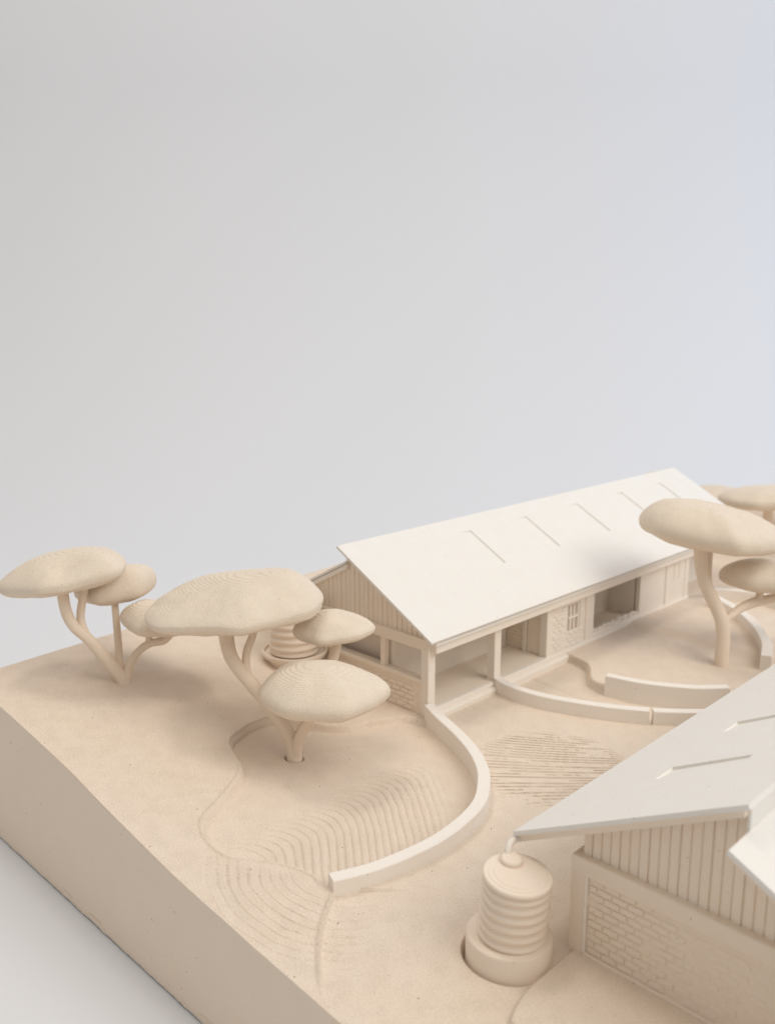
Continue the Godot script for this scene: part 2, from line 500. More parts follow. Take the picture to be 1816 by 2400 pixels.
func build_terrain() -> void:
	var X0 := -14.5
	var X1 := 46.0
	var Z0 := -13.4
	var Z1 := 25.0
	var rows := PackedFloat32Array()
	var v := -23.0
	while v < 42.0:
		rows.append(v)
		v += 0.25 if v < -17.6 else 0.04 if v < -8.0 else 0.03 if v < -0.6 else 0.09 if v < 14.0 else 0.35
	var cols := 840
	var w := cols + 1
	var hgt := rows.size()
	var pos := PackedVector3Array()
	pos.resize(w * hgt)
	for j in hgt:
		# the span of this row inside the rectangle
		var p := V_DIR * rows[j]
		var ta := maxf((X0 - p.x) / U_DIR.x, (Z0 - p.z) / U_DIR.z)
		var tb := minf((X1 - p.x) / U_DIR.x, (Z1 - p.z) / U_DIR.z)
		for i in w:
			var t := float(i) / cols
			var q := p + U_DIR * lerpf(ta, maxf(tb, ta), t)
			q.x = clampf(q.x, X0, X1)
			q.z = clampf(q.z, Z0, Z1)
			q.y = ground(q.x, q.z)
			pos[j * w + i] = q
	var nor := PackedVector3Array()
	nor.resize(w * hgt)
	for j in hgt:
		for i in w:
			var a := j * w + i
			var dx := pos[j * w + mini(i + 1, cols)] - pos[j * w + maxi(i - 1, 0)]
			var dy := pos[mini(j + 1, hgt - 1) * w + i] - pos[maxi(j - 1, 0) * w + i]
			var k := dy.cross(dx)
			nor[a] = (k if k.y > 0.0 else -k).normalized() if k.length_squared() > 1e-12 else Vector3.UP
	var idx := PackedInt32Array()
	idx.resize((hgt - 1) * cols * 6)
	var n := 0
	for j in hgt - 1:
		for i in cols:
			var a := j * w + i
			idx[n] = a; idx[n + 1] = a + w; idx[n + 2] = a + 1
			idx[n + 3] = a + 1; idx[n + 4] = a + w; idx[n + 5] = a + w + 1
			n += 6
	for k in pos.size():
		pos[k] *= CM
	var arr := []
	arr.resize(Mesh.ARRAY_MAX)
	arr[Mesh.ARRAY_VERTEX] = pos
	arr[Mesh.ARRAY_NORMAL] = nor
	arr[Mesh.ARRAY_INDEX] = idx
	var am := ArrayMesh.new()
	am.add_surface_from_arrays(Mesh.PRIMITIVE_TRIANGLES, arr)
	var o := MeshInstance3D.new()
	o.name = "terrain"
	o.mesh = am
	o.material_override = M.ground
	o.set_meta("kind", "structure")
	add_child(o)
	origin_of[o] = Vector3.ZERO
	# cut faces of the base, with the ragged first layers near the table
	var sd := MB.new()
	var g := PackedVector3Array()
	var levels := [0.0, 0.06, 0.12, 0.17, 0.22, 0.26, 0.3, 0.34, 0.4, 0.6, 1.2, 2.2, 3.2]
	var nz := 640
	var rag := FastNoiseLite.new()
	rag.frequency = 0.25
	rag.seed = 3
	for q in levels.size() + 1:
		for i in nz + 1:
			var z := lerpf(Z0, Z1, float(i) / nz)
			var top := ground(X0, z)
			var y: float = top if q == levels.size() else minf(TABLE_Y + 0.05 + levels[q], top - 0.05)
			var x := X0
			if q < levels.size():
				var lv: float = levels[q]
				if lv > 0.2 and lv < 0.33:
					x += 0.07 * sm(0.05, 0.2, rag.get_noise_2d(z * 1.6, 2.0)) * (1.0 if lv > 0.23 and lv < 0.31 else 0.4)
				if q == 0:
					y += 0.06 * absf(rag.get_noise_2d(z * 9.0, 7.0))
				if lv < 0.13:
					x += 0.02 + 0.03 * rag.get_noise_2d(z * 5.0, lv * 40.0)
			g.append(Vector3(x, y, z))
	sd.grid(g, nz + 1, levels.size() + 1, Vector3.LEFT)
	var bz := PackedVector3Array()
	for q in 2:
		for i in 121:
			var x := lerpf(X0, X1, i / 120.0)
			bz.append(Vector3(x, TABLE_Y + 0.05 if q == 0 else ground(x, Z0), Z0))
	sd.grid(bz, 121, 2, Vector3.FORWARD)
	var ez := PackedVector3Array()
	for q in 2:
		for i in 61:
			var z := lerpf(Z0, Z1, i / 60.0)
			ez.append(Vector3(X1, TABLE_Y + 0.05 if q == 0 else ground(X1, z), z))
	sd.grid(ez, 61, 2, Vector3.RIGHT)
	var fz := PackedVector3Array()
	for q in 2:
		for i in 121:
			var x := lerpf(X0, X1, i / 120.0)
			fz.append(Vector3(x, TABLE_Y + 0.05 if q == 0 else ground(x, Z1), Z1))
	sd.grid(fz, 121, 2, Vector3.BACK)
	sd.flat4(Vector3(X0 + 0.05, TABLE_Y + 0.07, Z0), Vector3(X1, TABLE_Y + 0.07, Z0), Vector3(X1, TABLE_Y + 0.07, Z1), Vector3(X0 + 0.05, TABLE_Y + 0.07, Z1), Vector3.DOWN)
	structure("terrain_base", sd, M.base_side)

# ------------------------------------------------------------------ backdrop
func build_backdrop() -> void:
	# one paper sweep: table, curve, and wall across the view
	var b := MB.new()
	var g := PackedVector3Array()
	var prof: Array[Vector2] = [Vector2(-75, 0), Vector2(0, 0), Vector2(44, 0)]
	var R := 52.0
	for k in range(1, 25):
		var a := PI * 0.5 * k / 24.0
		prof.append(Vector2(44.0 + R * sin(a), R - R * cos(a)))
	prof.append(Vector2(96, 150))
	for p in prof:
		for i in 2:
			g.append(V_DIR * p.x + U_DIR * (-130.0 if i == 0 else 150.0) + Vector3(0, TABLE_Y + p.y, 0))
	b.grid(g, 2, prof.size(), Vector3(-0.5, 0.8, 0.5))
	structure("backdrop", b, M.paper)

# ------------------------------------------------------------------ curved walls
func spline2(pts: Array, per: int) -> PackedVector2Array:
	var out := PackedVector2Array()
	var m := pts.size()
	for k in m - 1:
		var p0: Vector2 = pts[maxi(k - 1, 0)]
		var p1: Vector2 = pts[k]
		var p2: Vector2 = pts[k + 1]
		var p3: Vector2 = pts[mini(k + 2, m - 1)]
		for s in per:
			var t := float(s) / per
			out.append(0.5 * (2.0 * p1 + (p2 - p0) * t + (2.0 * p0 - 5.0 * p1 + 4.0 * p2 - p3) * t * t + (3.0 * p1 - p0 - 3.0 * p2 + p3) * t * t * t))
	out.append(pts[m - 1])
	return out

func curved_wall(called: String, label: String, pts: Array, wide: float, tops: Array, low: float, steps := 0.0) -> void:
	var path := spline2(pts, 14)
	var m := path.size()
	var b := MB.new()
	var e := 0.03
	var hw := wide * 0.5
	var prof: Array[Vector2] = [Vector2(-hw, -1.0), Vector2(-hw, -e), Vector2(-hw + e, 0.0), Vector2(hw - e, 0.0), Vector2(hw, -e), Vector2(hw, -1.0)]
	var pn: Array[Vector2] = [Vector2(-1, 0), Vector2(-0.7, 0.7), Vector2(0, 1), Vector2(0.7, 0.7), Vector2(1, 0)]
	var rows := []
	var ns := []
	for k in m:
		var d := (path[mini(k + 1, m - 1)] - path[maxi(k - 1, 0)]).normalized()
		var nn := Vector3(-d.y, 0, d.x)
		var top: float = lerpf(tops[0], tops[1], float(k) / (m - 1))
		if steps > 0.0:
			top -= steps * (fposmod(k * 0.5, 1.0)) * sm(0.6, 0.75, float(k) / m)
		var row := PackedVector3Array()
		for q in prof:
			row.append(Vector3(path[k].x, top + q.y if q.y > -0.9 else low, path[k].y) + nn * q.x)
		rows.append(row)
		ns.append(nn)
	for k in m - 1:
		for q in 5:
			var n0: Vector3 = ns[k] * pn[q].x + Vector3.UP * pn[q].y
			var n1: Vector3 = ns[k + 1] * pn[q].x + Vector3.UP * pn[q].y
			b.quad(rows[k][q], rows[k][q + 1], rows[k + 1][q + 1], rows[k + 1][q], n0, n0, n1, n1)
	for k in [0, m - 1]:
		var out := path[k] - path[1 if k == 0 else m - 2]
		for q in range(1, 5):
			b.flat3(rows[k][0], rows[k][q], rows[k][q + 1], Vector3(out.x, 0, out.y))
	var c := path[m / 2]
	solo(called, b, M.garden, label, "garden wall", Vector3(c.x, ground(c.x, c.y), c.y), "curved garden walls").set_meta("kind", "thing")

# ------------------------------------------------------------------ trees
func crown(parent: Node3D, c: Vector3, a: float, bb: float, up: float, dn: float, tilt: Vector2, sd: int, pointy := 1.25, dents := [], peak := Vector2.ZERO, layer := 0.046) -> void:
	var nth := 210
	var nph := 150
	var r := RandomNumberGenerator.new()
	r.seed = sd
	var am := [r.randf_range(0.03, 0.06), r.randf_range(0.03, 0.055), r.randf_range(0.008, 0.02)]
	var ph := [r.randf() * TAU, r.randf() * TAU, r.randf() * TAU]
	var corner: Array[Vector2] = []
	for q in 6:
		corner.append(Vector2(TAU * (q + r.randf_range(-0.22, 0.22)) / 6.0 + ph[0], r.randf_range(0.84, 1.0)))
	var fn := FastNoiseLite.new()
	fn.seed = sd
	fn.frequency = 0.22
	var pos := PackedVector3Array()
	pos.resize((nth + 1) * nph)
	for j in nth + 1:
		var th := PI * (j / float(nth))
		# more rings over the top, where the printed layers show
		var tt := j / float(nth)
		th = PI * (0.62 * tt + 0.38 * tt * tt) if tt < 1.0 else PI
		var rr := sin(th)
		var cs := cos(th)
		rr = pow(maxf(rr, 0.0), 0.92)
		for i in nph:
			var w := TAU * i / nph
			var R := 1.0 / sqrt(pow(cos(w) / a, 2.0) + pow(sin(w) / bb, 2.0))
			# rounded polygon: the crowns have blunt corners
			var sup := 0.0
			for q in corner.size():
				sup += pow(maxf(cos(w - corner[q].x) / corner[q].y, 0.0), 11.0)
			R *= 1.03 * lerpf(1.0, pow(sup, -1.0 / 11.0), 0.75)
			R *= 1.0 + am[2] * sin(5.0 * w + ph[2])
			var lx := R * rr * cos(w)
			var lz := R * rr * sin(w)
			var y := up * pow(cs, pointy) if cs >= 0.0 else -dn * pow(-cs, 0.75)
			if cs > 0.0:
				var sh := cs * cs
				lx += peak.x * sh
				lz += peak.y * sh
			y += tilt.x * lx + tilt.y * lz
			y += 0.11 * up * fn.get_noise_2d(lx * 1.7 + sd, lz * 1.7) * rr
			for d in dents:
				# Vector4: place along u and v, size, depth
				y -= d.w * exp(-(pow(lx - d.x, 2.0) + pow(lz - d.y, 2.0)) / (d.z * d.z)) * (1.0 if cs > -0.2 else 0.0)
			var wy := c.y + y
			if cs > 0.0:
				var st := wy / layer
				var fl := floorf(st)
				var q := (fl + sm(0.7, 1.0, st - fl)) * layer
				wy = lerpf(wy, q, 0.7 * sm(0.25, 0.6, cs))
			pos[j * nph + i] = Vector3(c.x, wy, c.z) + U_DIR * lx + V_DIR * lz
	var nor := PackedVector3Array()
	nor.resize(pos.size())
	for j in nth + 1:
		for i in nph:
			var dx := pos[j * nph + (i + 1) % nph] - pos[j * nph + (i + nph - 1) % nph]
			var dy := pos[mini(j + 1, nth) * nph + i] - pos[maxi(j - 1, 0) * nph + i]
			var k := dx.cross(dy)
			var out := pos[j * nph + i] - c
			if k.length_squared() < 1e-14:
				nor[j * nph + i] = Vector3.UP if j == 0 else Vector3.DOWN
			else:
				nor[j * nph + i] = (k if k.dot(out) > 0.0 else -k).normalized()
	var idx := PackedInt32Array()
	for j in nth:
		for i in nph:
			var p := j * nph + i
			var q := j * nph + (i + 1) % nph
			idx.append_array([p, q, p + nph, q, q + nph, p + nph])
	# front faces clockwise, seen from outside
	var a0 := pos[idx[90 * nph * 6]]
	var b0 := pos[idx[90 * nph * 6 + 1]]
	var c0 := pos[idx[90 * nph * 6 + 2]]
	if (b0 - a0).cross(c0 - a0).dot(a0 - c) > 0.0:
		for k in range(0, idx.size(), 3):
			var s := idx[k + 1]
			idx[k + 1] = idx[k + 2]
			idx[k + 2] = s
	var at: Vector3 = origin_of[parent]
	for k in pos.size():
		pos[k] = (pos[k] - at) * CM
	var arr := []
	arr.resize(Mesh.ARRAY_MAX)
	arr[Mesh.ARRAY_VERTEX] = pos
	arr[Mesh.ARRAY_NORMAL] = nor
	arr[Mesh.ARRAY_INDEX] = idx
	var mesh := ArrayMesh.new()
	mesh.add_surface_from_arrays(Mesh.PRIMITIVE_TRIANGLES, arr)
	var o := MeshInstance3D.new()
	o.name = "crown"
	o.mesh = mesh
	o.material_override = M.tree
	parent.add_child(o, true)
	origin_of[o] = at

func limb(called: String, pts: Array, parent: Node3D) -> void:
	var b := MB.new()
	b.tube(pts, 20)
	obj(called, b, M.bark, parent)

func build_trees() -> void:
	var g := "flat-crowned model trees"
	var t := thing("tree", "model tree at the back left edge with three lens-shaped crowns on thin forked limbs", "tree", Vector3(-9.5, ground(-9.5, -8.68), -8.68), g)
	limb("trunk", [Vector4(-9.50, 1.7, -8.63, 0.32), Vector4(-9.51, 2.14, -8.74, 0.29), Vector4(-9.88, 2.81, -9.03, 0.26), Vector4(-10.45, 3.86, -9.48, 0.23), Vector4(-10.87, 4.48, -9.95, 0.23), Vector4(-11.02, 5.14, -10.30, 0.23), Vector4(-10.95, 6.1, -10.65, 0.24)], t)
	limb("limb", [Vector4(-10.49, 3.95, -9.55, 0.16), Vector4(-10.51, 4.49, -10.02, 0.17), Vector4(-10.31, 4.95, -10.40, 0.17), Vector4(-9.91, 6.1, -10.58, 0.17)], t)
	limb("limb", [Vector4(-9.49, 1.9, -8.66, 0.22), Vector4(-9.38, 2.56, -9.12, 0.18), Vector4(-9.02, 3.45, -9.81, 0.16), Vector4(-8.57, 5.2, -10.75, 0.15)], t)
	limb("limb", [Vector4(-9.46, 1.9, -8.62, 0.22), Vector4(-9.15, 2.66, -8.68, 0.18), Vector4(-8.77, 3.18, -8.59, 0.16), Vector4(-8.32, 3.48, -8.38, 0.17), Vector4(-7.83, 3.58, -8.06, 0.17), Vector4(-7.43, 4.0, -7.90, 0.15)], t)
	limb("limb", [Vector4(-8.37, 3.41, -8.41, 0.15), Vector4(-8.21, 4.05, -8.58, 0.14)], t)
	crown(t, Vector3(-10.73, 6.55, -10.90), 2.68, 2.2, 0.95, 0.70, Vector2(0.13, 0.0), 101, 1.3, [Vector4(0.55, -1.3, 0.75, 0.28)], Vector2(0.2, 0))
	crown(t, Vector3(-8.35, 5.55, -10.82), 1.72, 1.5, 0.82, 0.72, Vector2(0.10, 0.0), 102, 1.3, [], Vector2(0.5, 0))
	crown(t, Vector3(-7.85, 4.45, -8.45), 1.72, 1.4, 0.72, 0.55, Vector2(-0.1, 0.0), 103, 1.2)

	t = thing("tree", "model tree in the scooped garden with three disc crowns", "tree", Vector3(-6.72, ground(-6.2, -0.88), -0.88), g)
	limb("trunk", [Vector4(-6.73, 0.0, -0.84, 0.31), Vector4(-6.71, 0.74, -0.98, 0.29), Vector4(-6.81, 1.47, -1.30, 0.28), Vector4(-7.01, 2.25, -2.02, 0.27), Vector4(-7.24, 2.95, -2.76, 0.27), Vector4(-7.43, 3.56, -3.43, 0.27), Vector4(-7.45, 4.02, -3.88, 0.28), Vector4(-7.32, 4.78, -4.27, 0.31), Vector4(-7.30, 5.3, -4.34, 0.31)], t)
	limb("limb", [Vector4(-7.30, 3.01, -2.84, 0.18), Vector4(-7.12, 3.56, -3.26, 0.16), Vector4(-6.84, 4.03, -3.55, 0.16), Vector4(-6.48, 4.54, -3.64, 0.16), Vector4(-6.33, 5.3, -3.59, 0.16)], t)
	limb("limb", [Vector4(-6.68, 0.5, -0.88, 0.24), Vector4(-6.38, 1.18, -0.92, 0.21), Vector4(-5.75, 1.66, -1.01, 0.20), Vector4(-5.03, 2.28, -1.20, 0.20), Vector4(-4.48, 3.17, -1.34, 0.20), Vector4(-4.15, 3.80, -1.34, 0.21), Vector4(-3.95, 4.6, -1.34, 0.22)], t)
	limb("limb", [Vector4(-6.72, 0.5, -0.81, 0.22), Vector4(-6.70, 1.37, -0.51, 0.20), Vector4(-6.66, 2.14, 0.02, 0.20), Vector4(-6.6, 3.0, 0.47, 0.20)], t)
	crown(t, Vector3(-6.96, 5.85, -3.96), 3.62, 2.7, 1.25, 0.72, Vector2(0.045, 0.0), 104, 1.5, [Vector4(2.3, 0.0, 1.1, -0.30), Vector4(-1.6, -0.8, 1.2, 0.15)], Vector2(0.3, 0.3))
	crown(t, Vector3(-4.04, 4.76, -1.53), 1.72, 1.4, 0.72, 0.46, Vector2(0.04, 0.0), 105, 1.45, [Vector4(0.45, -0.6, 0.4, 0.1)], Vector2(-0.2, 0))
	crown(t, Vector3(-6.46, 3.35, 0.52), 2.36, 2.0, 1.0, 0.66, Vector2(0.0, 0.0), 106, 1.2, [], Vector2(-0.15, 0.2))

	t = thing("tree", "thick-trunked model tree on the raised deck under one broad crown", "tree", Vector3(14.34, ground(14.34, 6.44), 6.44), g)
	limb("trunk", [Vector4(14.34, 0.0, 6.49, 0.36), Vector4(14.41, 0.55, 6.43, 0.34), Vector4(14.59, 1.47, 6.34, 0.33), Vector4(14.69, 2.30, 6.18, 0.34), Vector4(14.80, 2.95, 5.81, 0.33), Vector4(14.82, 3.66, 5.33, 0.32), Vector4(14.92, 4.39, 4.91, 0.31), Vector4(15.06, 5.20, 4.67, 0.33), Vector4(15.17, 6.0, 4.53, 0.34)], t)
	limb("limb", [Vector4(15.02, 2.8, 5.7, 0.20), Vector4(15.43, 3.55, 5.11, 0.18), Vector4(15.66, 4.23, 4.84, 0.17), Vector4(15.91, 5.05, 4.70, 0.17), Vector4(16.08, 5.9, 4.65, 0.17)], t)
	limb("limb", [Vector4(14.72, 2.3, 6.2, 0.16), Vector4(15.33, 2.57, 6.32, 0.19), Vector4(16.01, 2.83, 6.50, 0.22), Vector4(16.79, 3.01, 6.79, 0.25), Vector4(17.64, 3.09, 7.19, 0.23), Vector4(18.57, 3.17, 7.67, 0.20), Vector4(19.07, 3.75, 7.91, 0.20)], t)
	limb("limb", [Vector4(16.87, 3.01, 6.87, 0.20), Vector4(17.14, 3.34, 6.90, 0.18), Vector4(17.26, 3.9, 6.87, 0.18)], t)
	crown(t, Vector3(15.45, 6.62, 4.87), 3.55, 2.9, 1.42, 0.9, Vector2(-0.13, 0.0), 107, 1.15, [], Vector2(-0.5, 0))
	crown(t, Vector3(17.75, 4.16, 6.95), 2.1, 1.7, 0.9, 0.66, Vector2(-0.02, 0.0), 108, 1.0)

	t = thing("tree", "far model tree beyond the end of the long house roof", "tree", Vector3(38.0, ground(38.0, -1.1), -1.1), g)
	limb("trunk", [Vector4(38.0, -0.3, -1.1, 0.4), Vector4(38.1, 1.5, -1.0, 0.36), Vector4(37.8, 2.8, -1.2, 0.34), Vector4(37.6, 4.0, -1.2, 0.36)], t)
	crown(t, Vector3(37.5, 4.35, -1.15), 3.3, 2.5, 0.9, 0.7, Vector2(0.03, 0.0), 109, 1.0)

# ------------------------------------------------------------------ houses
func roof_sheet(called: String, parent: Node3D, x0: float, x1: float, eave: Vector2, ridge: Vector2, thick: float, pockets: Array) -> void:
	# eave and ridge are (y, z) of the upper surface; pockets [x0, x1, z of lower end, z of upper end]
	var b := MB.new()
	var run := ridge - eave
	var len := run.length()
	var dirv := run / len
	var nrm := Vector2(absf(dirv.y), -dirv.x * signf(dirv.y))  # (y, z), pointing up
	var at := func(x: float, s: float, drop: float) -> Vector3:
		var q := eave + dirv * s - nrm * drop
		return Vector3(x, q.x, q.y)
	var xs := [x0, x1]
	var ss := [0.0, len]
	for p in pockets:
		xs.append_array([p[0], p[1]])
		for z in [p[2], p[3]]:
			ss.append((z - eave.y) / dirv.y)
	xs.sort()
	ss.sort()
	var up := Vector3(0, nrm.x, nrm.y)
	var e := 0.02
	for i in xs.size() - 1:
		for j in ss.size() - 1:
			if xs[i + 1] - xs[i] < 0.001 or ss[j + 1] - ss[j] < 0.001:
				continue
			var xm: float = (xs[i] + xs[i + 1]) * 0.5
			var zm: float = eave.y + dirv.y * (ss[j] + ss[j + 1]) * 0.5
			var hole := false
			for p in pockets:
				if xm > p[0] and xm < p[1] and zm > minf(p[2], p[3]) and zm < maxf(p[2], p[3]):
					hole = true
			if not hole:
				b.flat4(at.call(xs[i], ss[j], 0), at.call(xs[i + 1], ss[j], 0), at.call(xs[i + 1], ss[j + 1], 0), at.call(xs[i], ss[j + 1], 0), up)
	# rounded rim, underside
	var ring: Array[Vector3] = []
	var low: Array[Vector3] = []
	var outs: Array[Vector3] = []
	for q in [[x0, 0.0], [x1, 0.0], [x1, len], [x0, len]]:
		ring.append(at.call(q[0], q[1], 0.0))
		low.append(at.call(q[0], q[1], thick))
	outs = [at.call(x0, -1.0, 0) - at.call(x0, 0.0, 0), Vector3.RIGHT, at.call(x0, len, 0) - at.call(x0, len - 1.0, 0), Vector3.LEFT]
	for k in 4:
		b.flat4(ring[k], ring[(k + 1) % 4], low[(k + 1) % 4], low[k], outs[k])
	b.flat4(low[0], low[1], low[2], low[3], -up)
	var sheet := obj(called, b, M.roof, parent)
	for p in pockets:
		var k := MB.new()
		var s0: float = (p[2] - eave.y) / dirv.y
		var s1: float = (p[3] - eave.y) / dirv.y
		var d := minf(0.085, thick * 0.7)
		var c: Array[Vector3] = [at.call(p[0], s0, 0), at.call(p[1], s0, 0), at.call(p[1], s1, 0), at.call(p[0], s1, 0)]
		# sunk deepest at the lower right corner, running out flush at the upper left one
		var f: Array[Vector3] = [at.call(p[0], s0, d * 0.45), at.call(p[1], s0, d), at.call(p[1], s1, d * 0.75), at.call(p[0], s1, d * 0.1)]
		k.flat3(f[0], f[1], f[2], up)
		k.flat3(f[0], f[2], f[3], up)
		var inn := [at.call(x0, 1.0, 0) - at.call(x0, 0.0, 0), Vector3.LEFT, at.call(x0, 0.0, 0) - at.call(x0, 1.0, 0), Vector3.RIGHT]
		for q in 4:
			k.flat4(c[q], c[(q + 1) % 4], f[(q + 1) % 4], f[q], inn[q])
		obj("skylight", k, M.roof, sheet)

# bricks of a panel on a plane of constant x; proud of face_x towards -x
func brick_panel(parent: Node3D, face_x: float, z0: float, z1: float, y0: float, y1: float, bl: float, bh: float, sd: int, m: Material, miss := 0.0, fade := 0.0) -> void:
	var r := RandomNumberGenerator.new()
	r.seed = sd
	var gap := 0.035
	var shapes := []
	for q in 3:
		var mb := MB.new()
		mb.box(Vector3(-0.048, -bh * 0.5 + gap * 0.5, -bl * 0.5 + gap * 0.5), Vector3(0.05, bh * 0.5 - gap * 0.5, bl * 0.5 - gap * 0.5), 0.022)
		shapes.append(mb.mesh(Vector3.ZERO))
	var hb := MB.new()
	hb.box(Vector3(-0.048, -bh * 0.5 + gap * 0.5, -bl * 0.25 + gap * 0.5), Vector3(0.05, bh * 0.5 - gap * 0.5, bl * 0.25 - gap * 0.5), 0.022)
	var half := hb.mesh(Vector3.ZERO)
	var y := y0 + bh * 0.5
	var row := 0
	while y + bh * 0.5 <= y1 + 0.01:
		var z := z0
		var first := row % 2 == 1
		while z < z1 - bl * 0.4:
			var l := bl * 0.5 if first else bl
			if z + l > z1 + 0.01:
				break
			if r.randf() >= miss:
				piece("brick", half if first else shapes[r.randi() % 3], Vector3(face_x + r.randf_range(-0.010, 0.012) + fade * clampf((z - z0 - 0.7) / 2.0, 0.0, 1.0), y, z + l * 0.5), m, parent, Vector3(0, r.randf_range(-0.02, 0.02), 0))
			z += l
			first = false
		y += bh
		row += 1

func brick_front(parent: Node3D, face_z: float, x0: float, x1: float, y0: float, y1: float, bl: float, bh: float, sd: int, m: Material) -> void:
	var r := RandomNumberGenerator.new()
	r.seed = sd
	var gap := 0.035
	var mb := MB.new()
	mb.box(Vector3(-bl * 0.5 + gap * 0.5, -bh * 0.5 + gap * 0.5, -0.05), Vector3(bl * 0.5 - gap * 0.5, bh * 0.5 - gap * 0.5, 0.05), 0.02)
	var shape := mb.mesh(Vector3.ZERO)
	var y := y0 + bh * 0.5
	var row := 0
	while y + bh * 0.5 <= y1 + 0.01:
		var x := x0 + (bl * 0.5 if row % 2 == 1 else 0.0)
		while x + bl <= x1 + 0.01:
			piece("brick", shape, Vector3(x + bl * 0.5, y, face_z + r.randf_range(-0.015, 0.01)), m, parent)
			x += bl
		y += bh
		row += 1

func cladding(parent: Node3D, x: float, deep: float, z0: float, z1: float, foot: float, roofline: Callable, bw: float, m: Material) -> void:
	# upright boards with open joints in front of a backing
	var z := z0
	var k := 0
	while z < z1 - 0.02:
		var e := minf(z + bw, z1)
		var b := MB.new()
		var off := 0.012 * ((k * 7) % 3 - 1)
		var ya: float = roofline.call(z + 0.02)
		var yb: float = roofline.call(e - 0.02)
		if maxf(ya, yb) > foot + 0.05:
			var g := 0.016
			# chamfered upright: the front is narrower than the back
			var xa := x + off
			var p: Array[Vector3] = [Vector3(xa, foot, z + g * 1.6), Vector3(xa, foot, e - g * 1.6), Vector3(xa, maxf(yb, foot), e - g * 1.6), Vector3(xa, maxf(ya, foot), z + g * 1.6)]
			var q: Array[Vector3] = [Vector3(x + 0.05, foot, z + g * 0.4), Vector3(x + 0.05, foot, e - g * 0.4), Vector3(x + 0.05, maxf(yb, foot), e - g * 0.4), Vector3(x + 0.05, maxf(ya, foot), z + g * 0.4)]
			b.flat4(p[0], p[1], p[2], p[3], Vector3.LEFT)
			b.flat4(p[0], p[3], q[3], q[0], Vector3(-1, 0, -1))
			b.flat4(p[1], p[2], q[2], q[1], Vector3(-1, 0, 1))
			b.flat4(p[2], p[3], q[3], q[2], Vector3.UP)
			obj("board", b, m, parent)
		z = e
		k += 1
	var bk := MB.new()
	var ring := [Vector2(foot, z0), Vector2(foot, z1)]
	for q in 13:
		var zz := lerpf(z1, z0, q / 12.0)
		ring.append(Vector2(maxf(roofline.call(zz), foot), zz))
	bk.prism(ring, 0, x + 0.05, x + deep)
	obj("gable_wall", bk, m, parent)

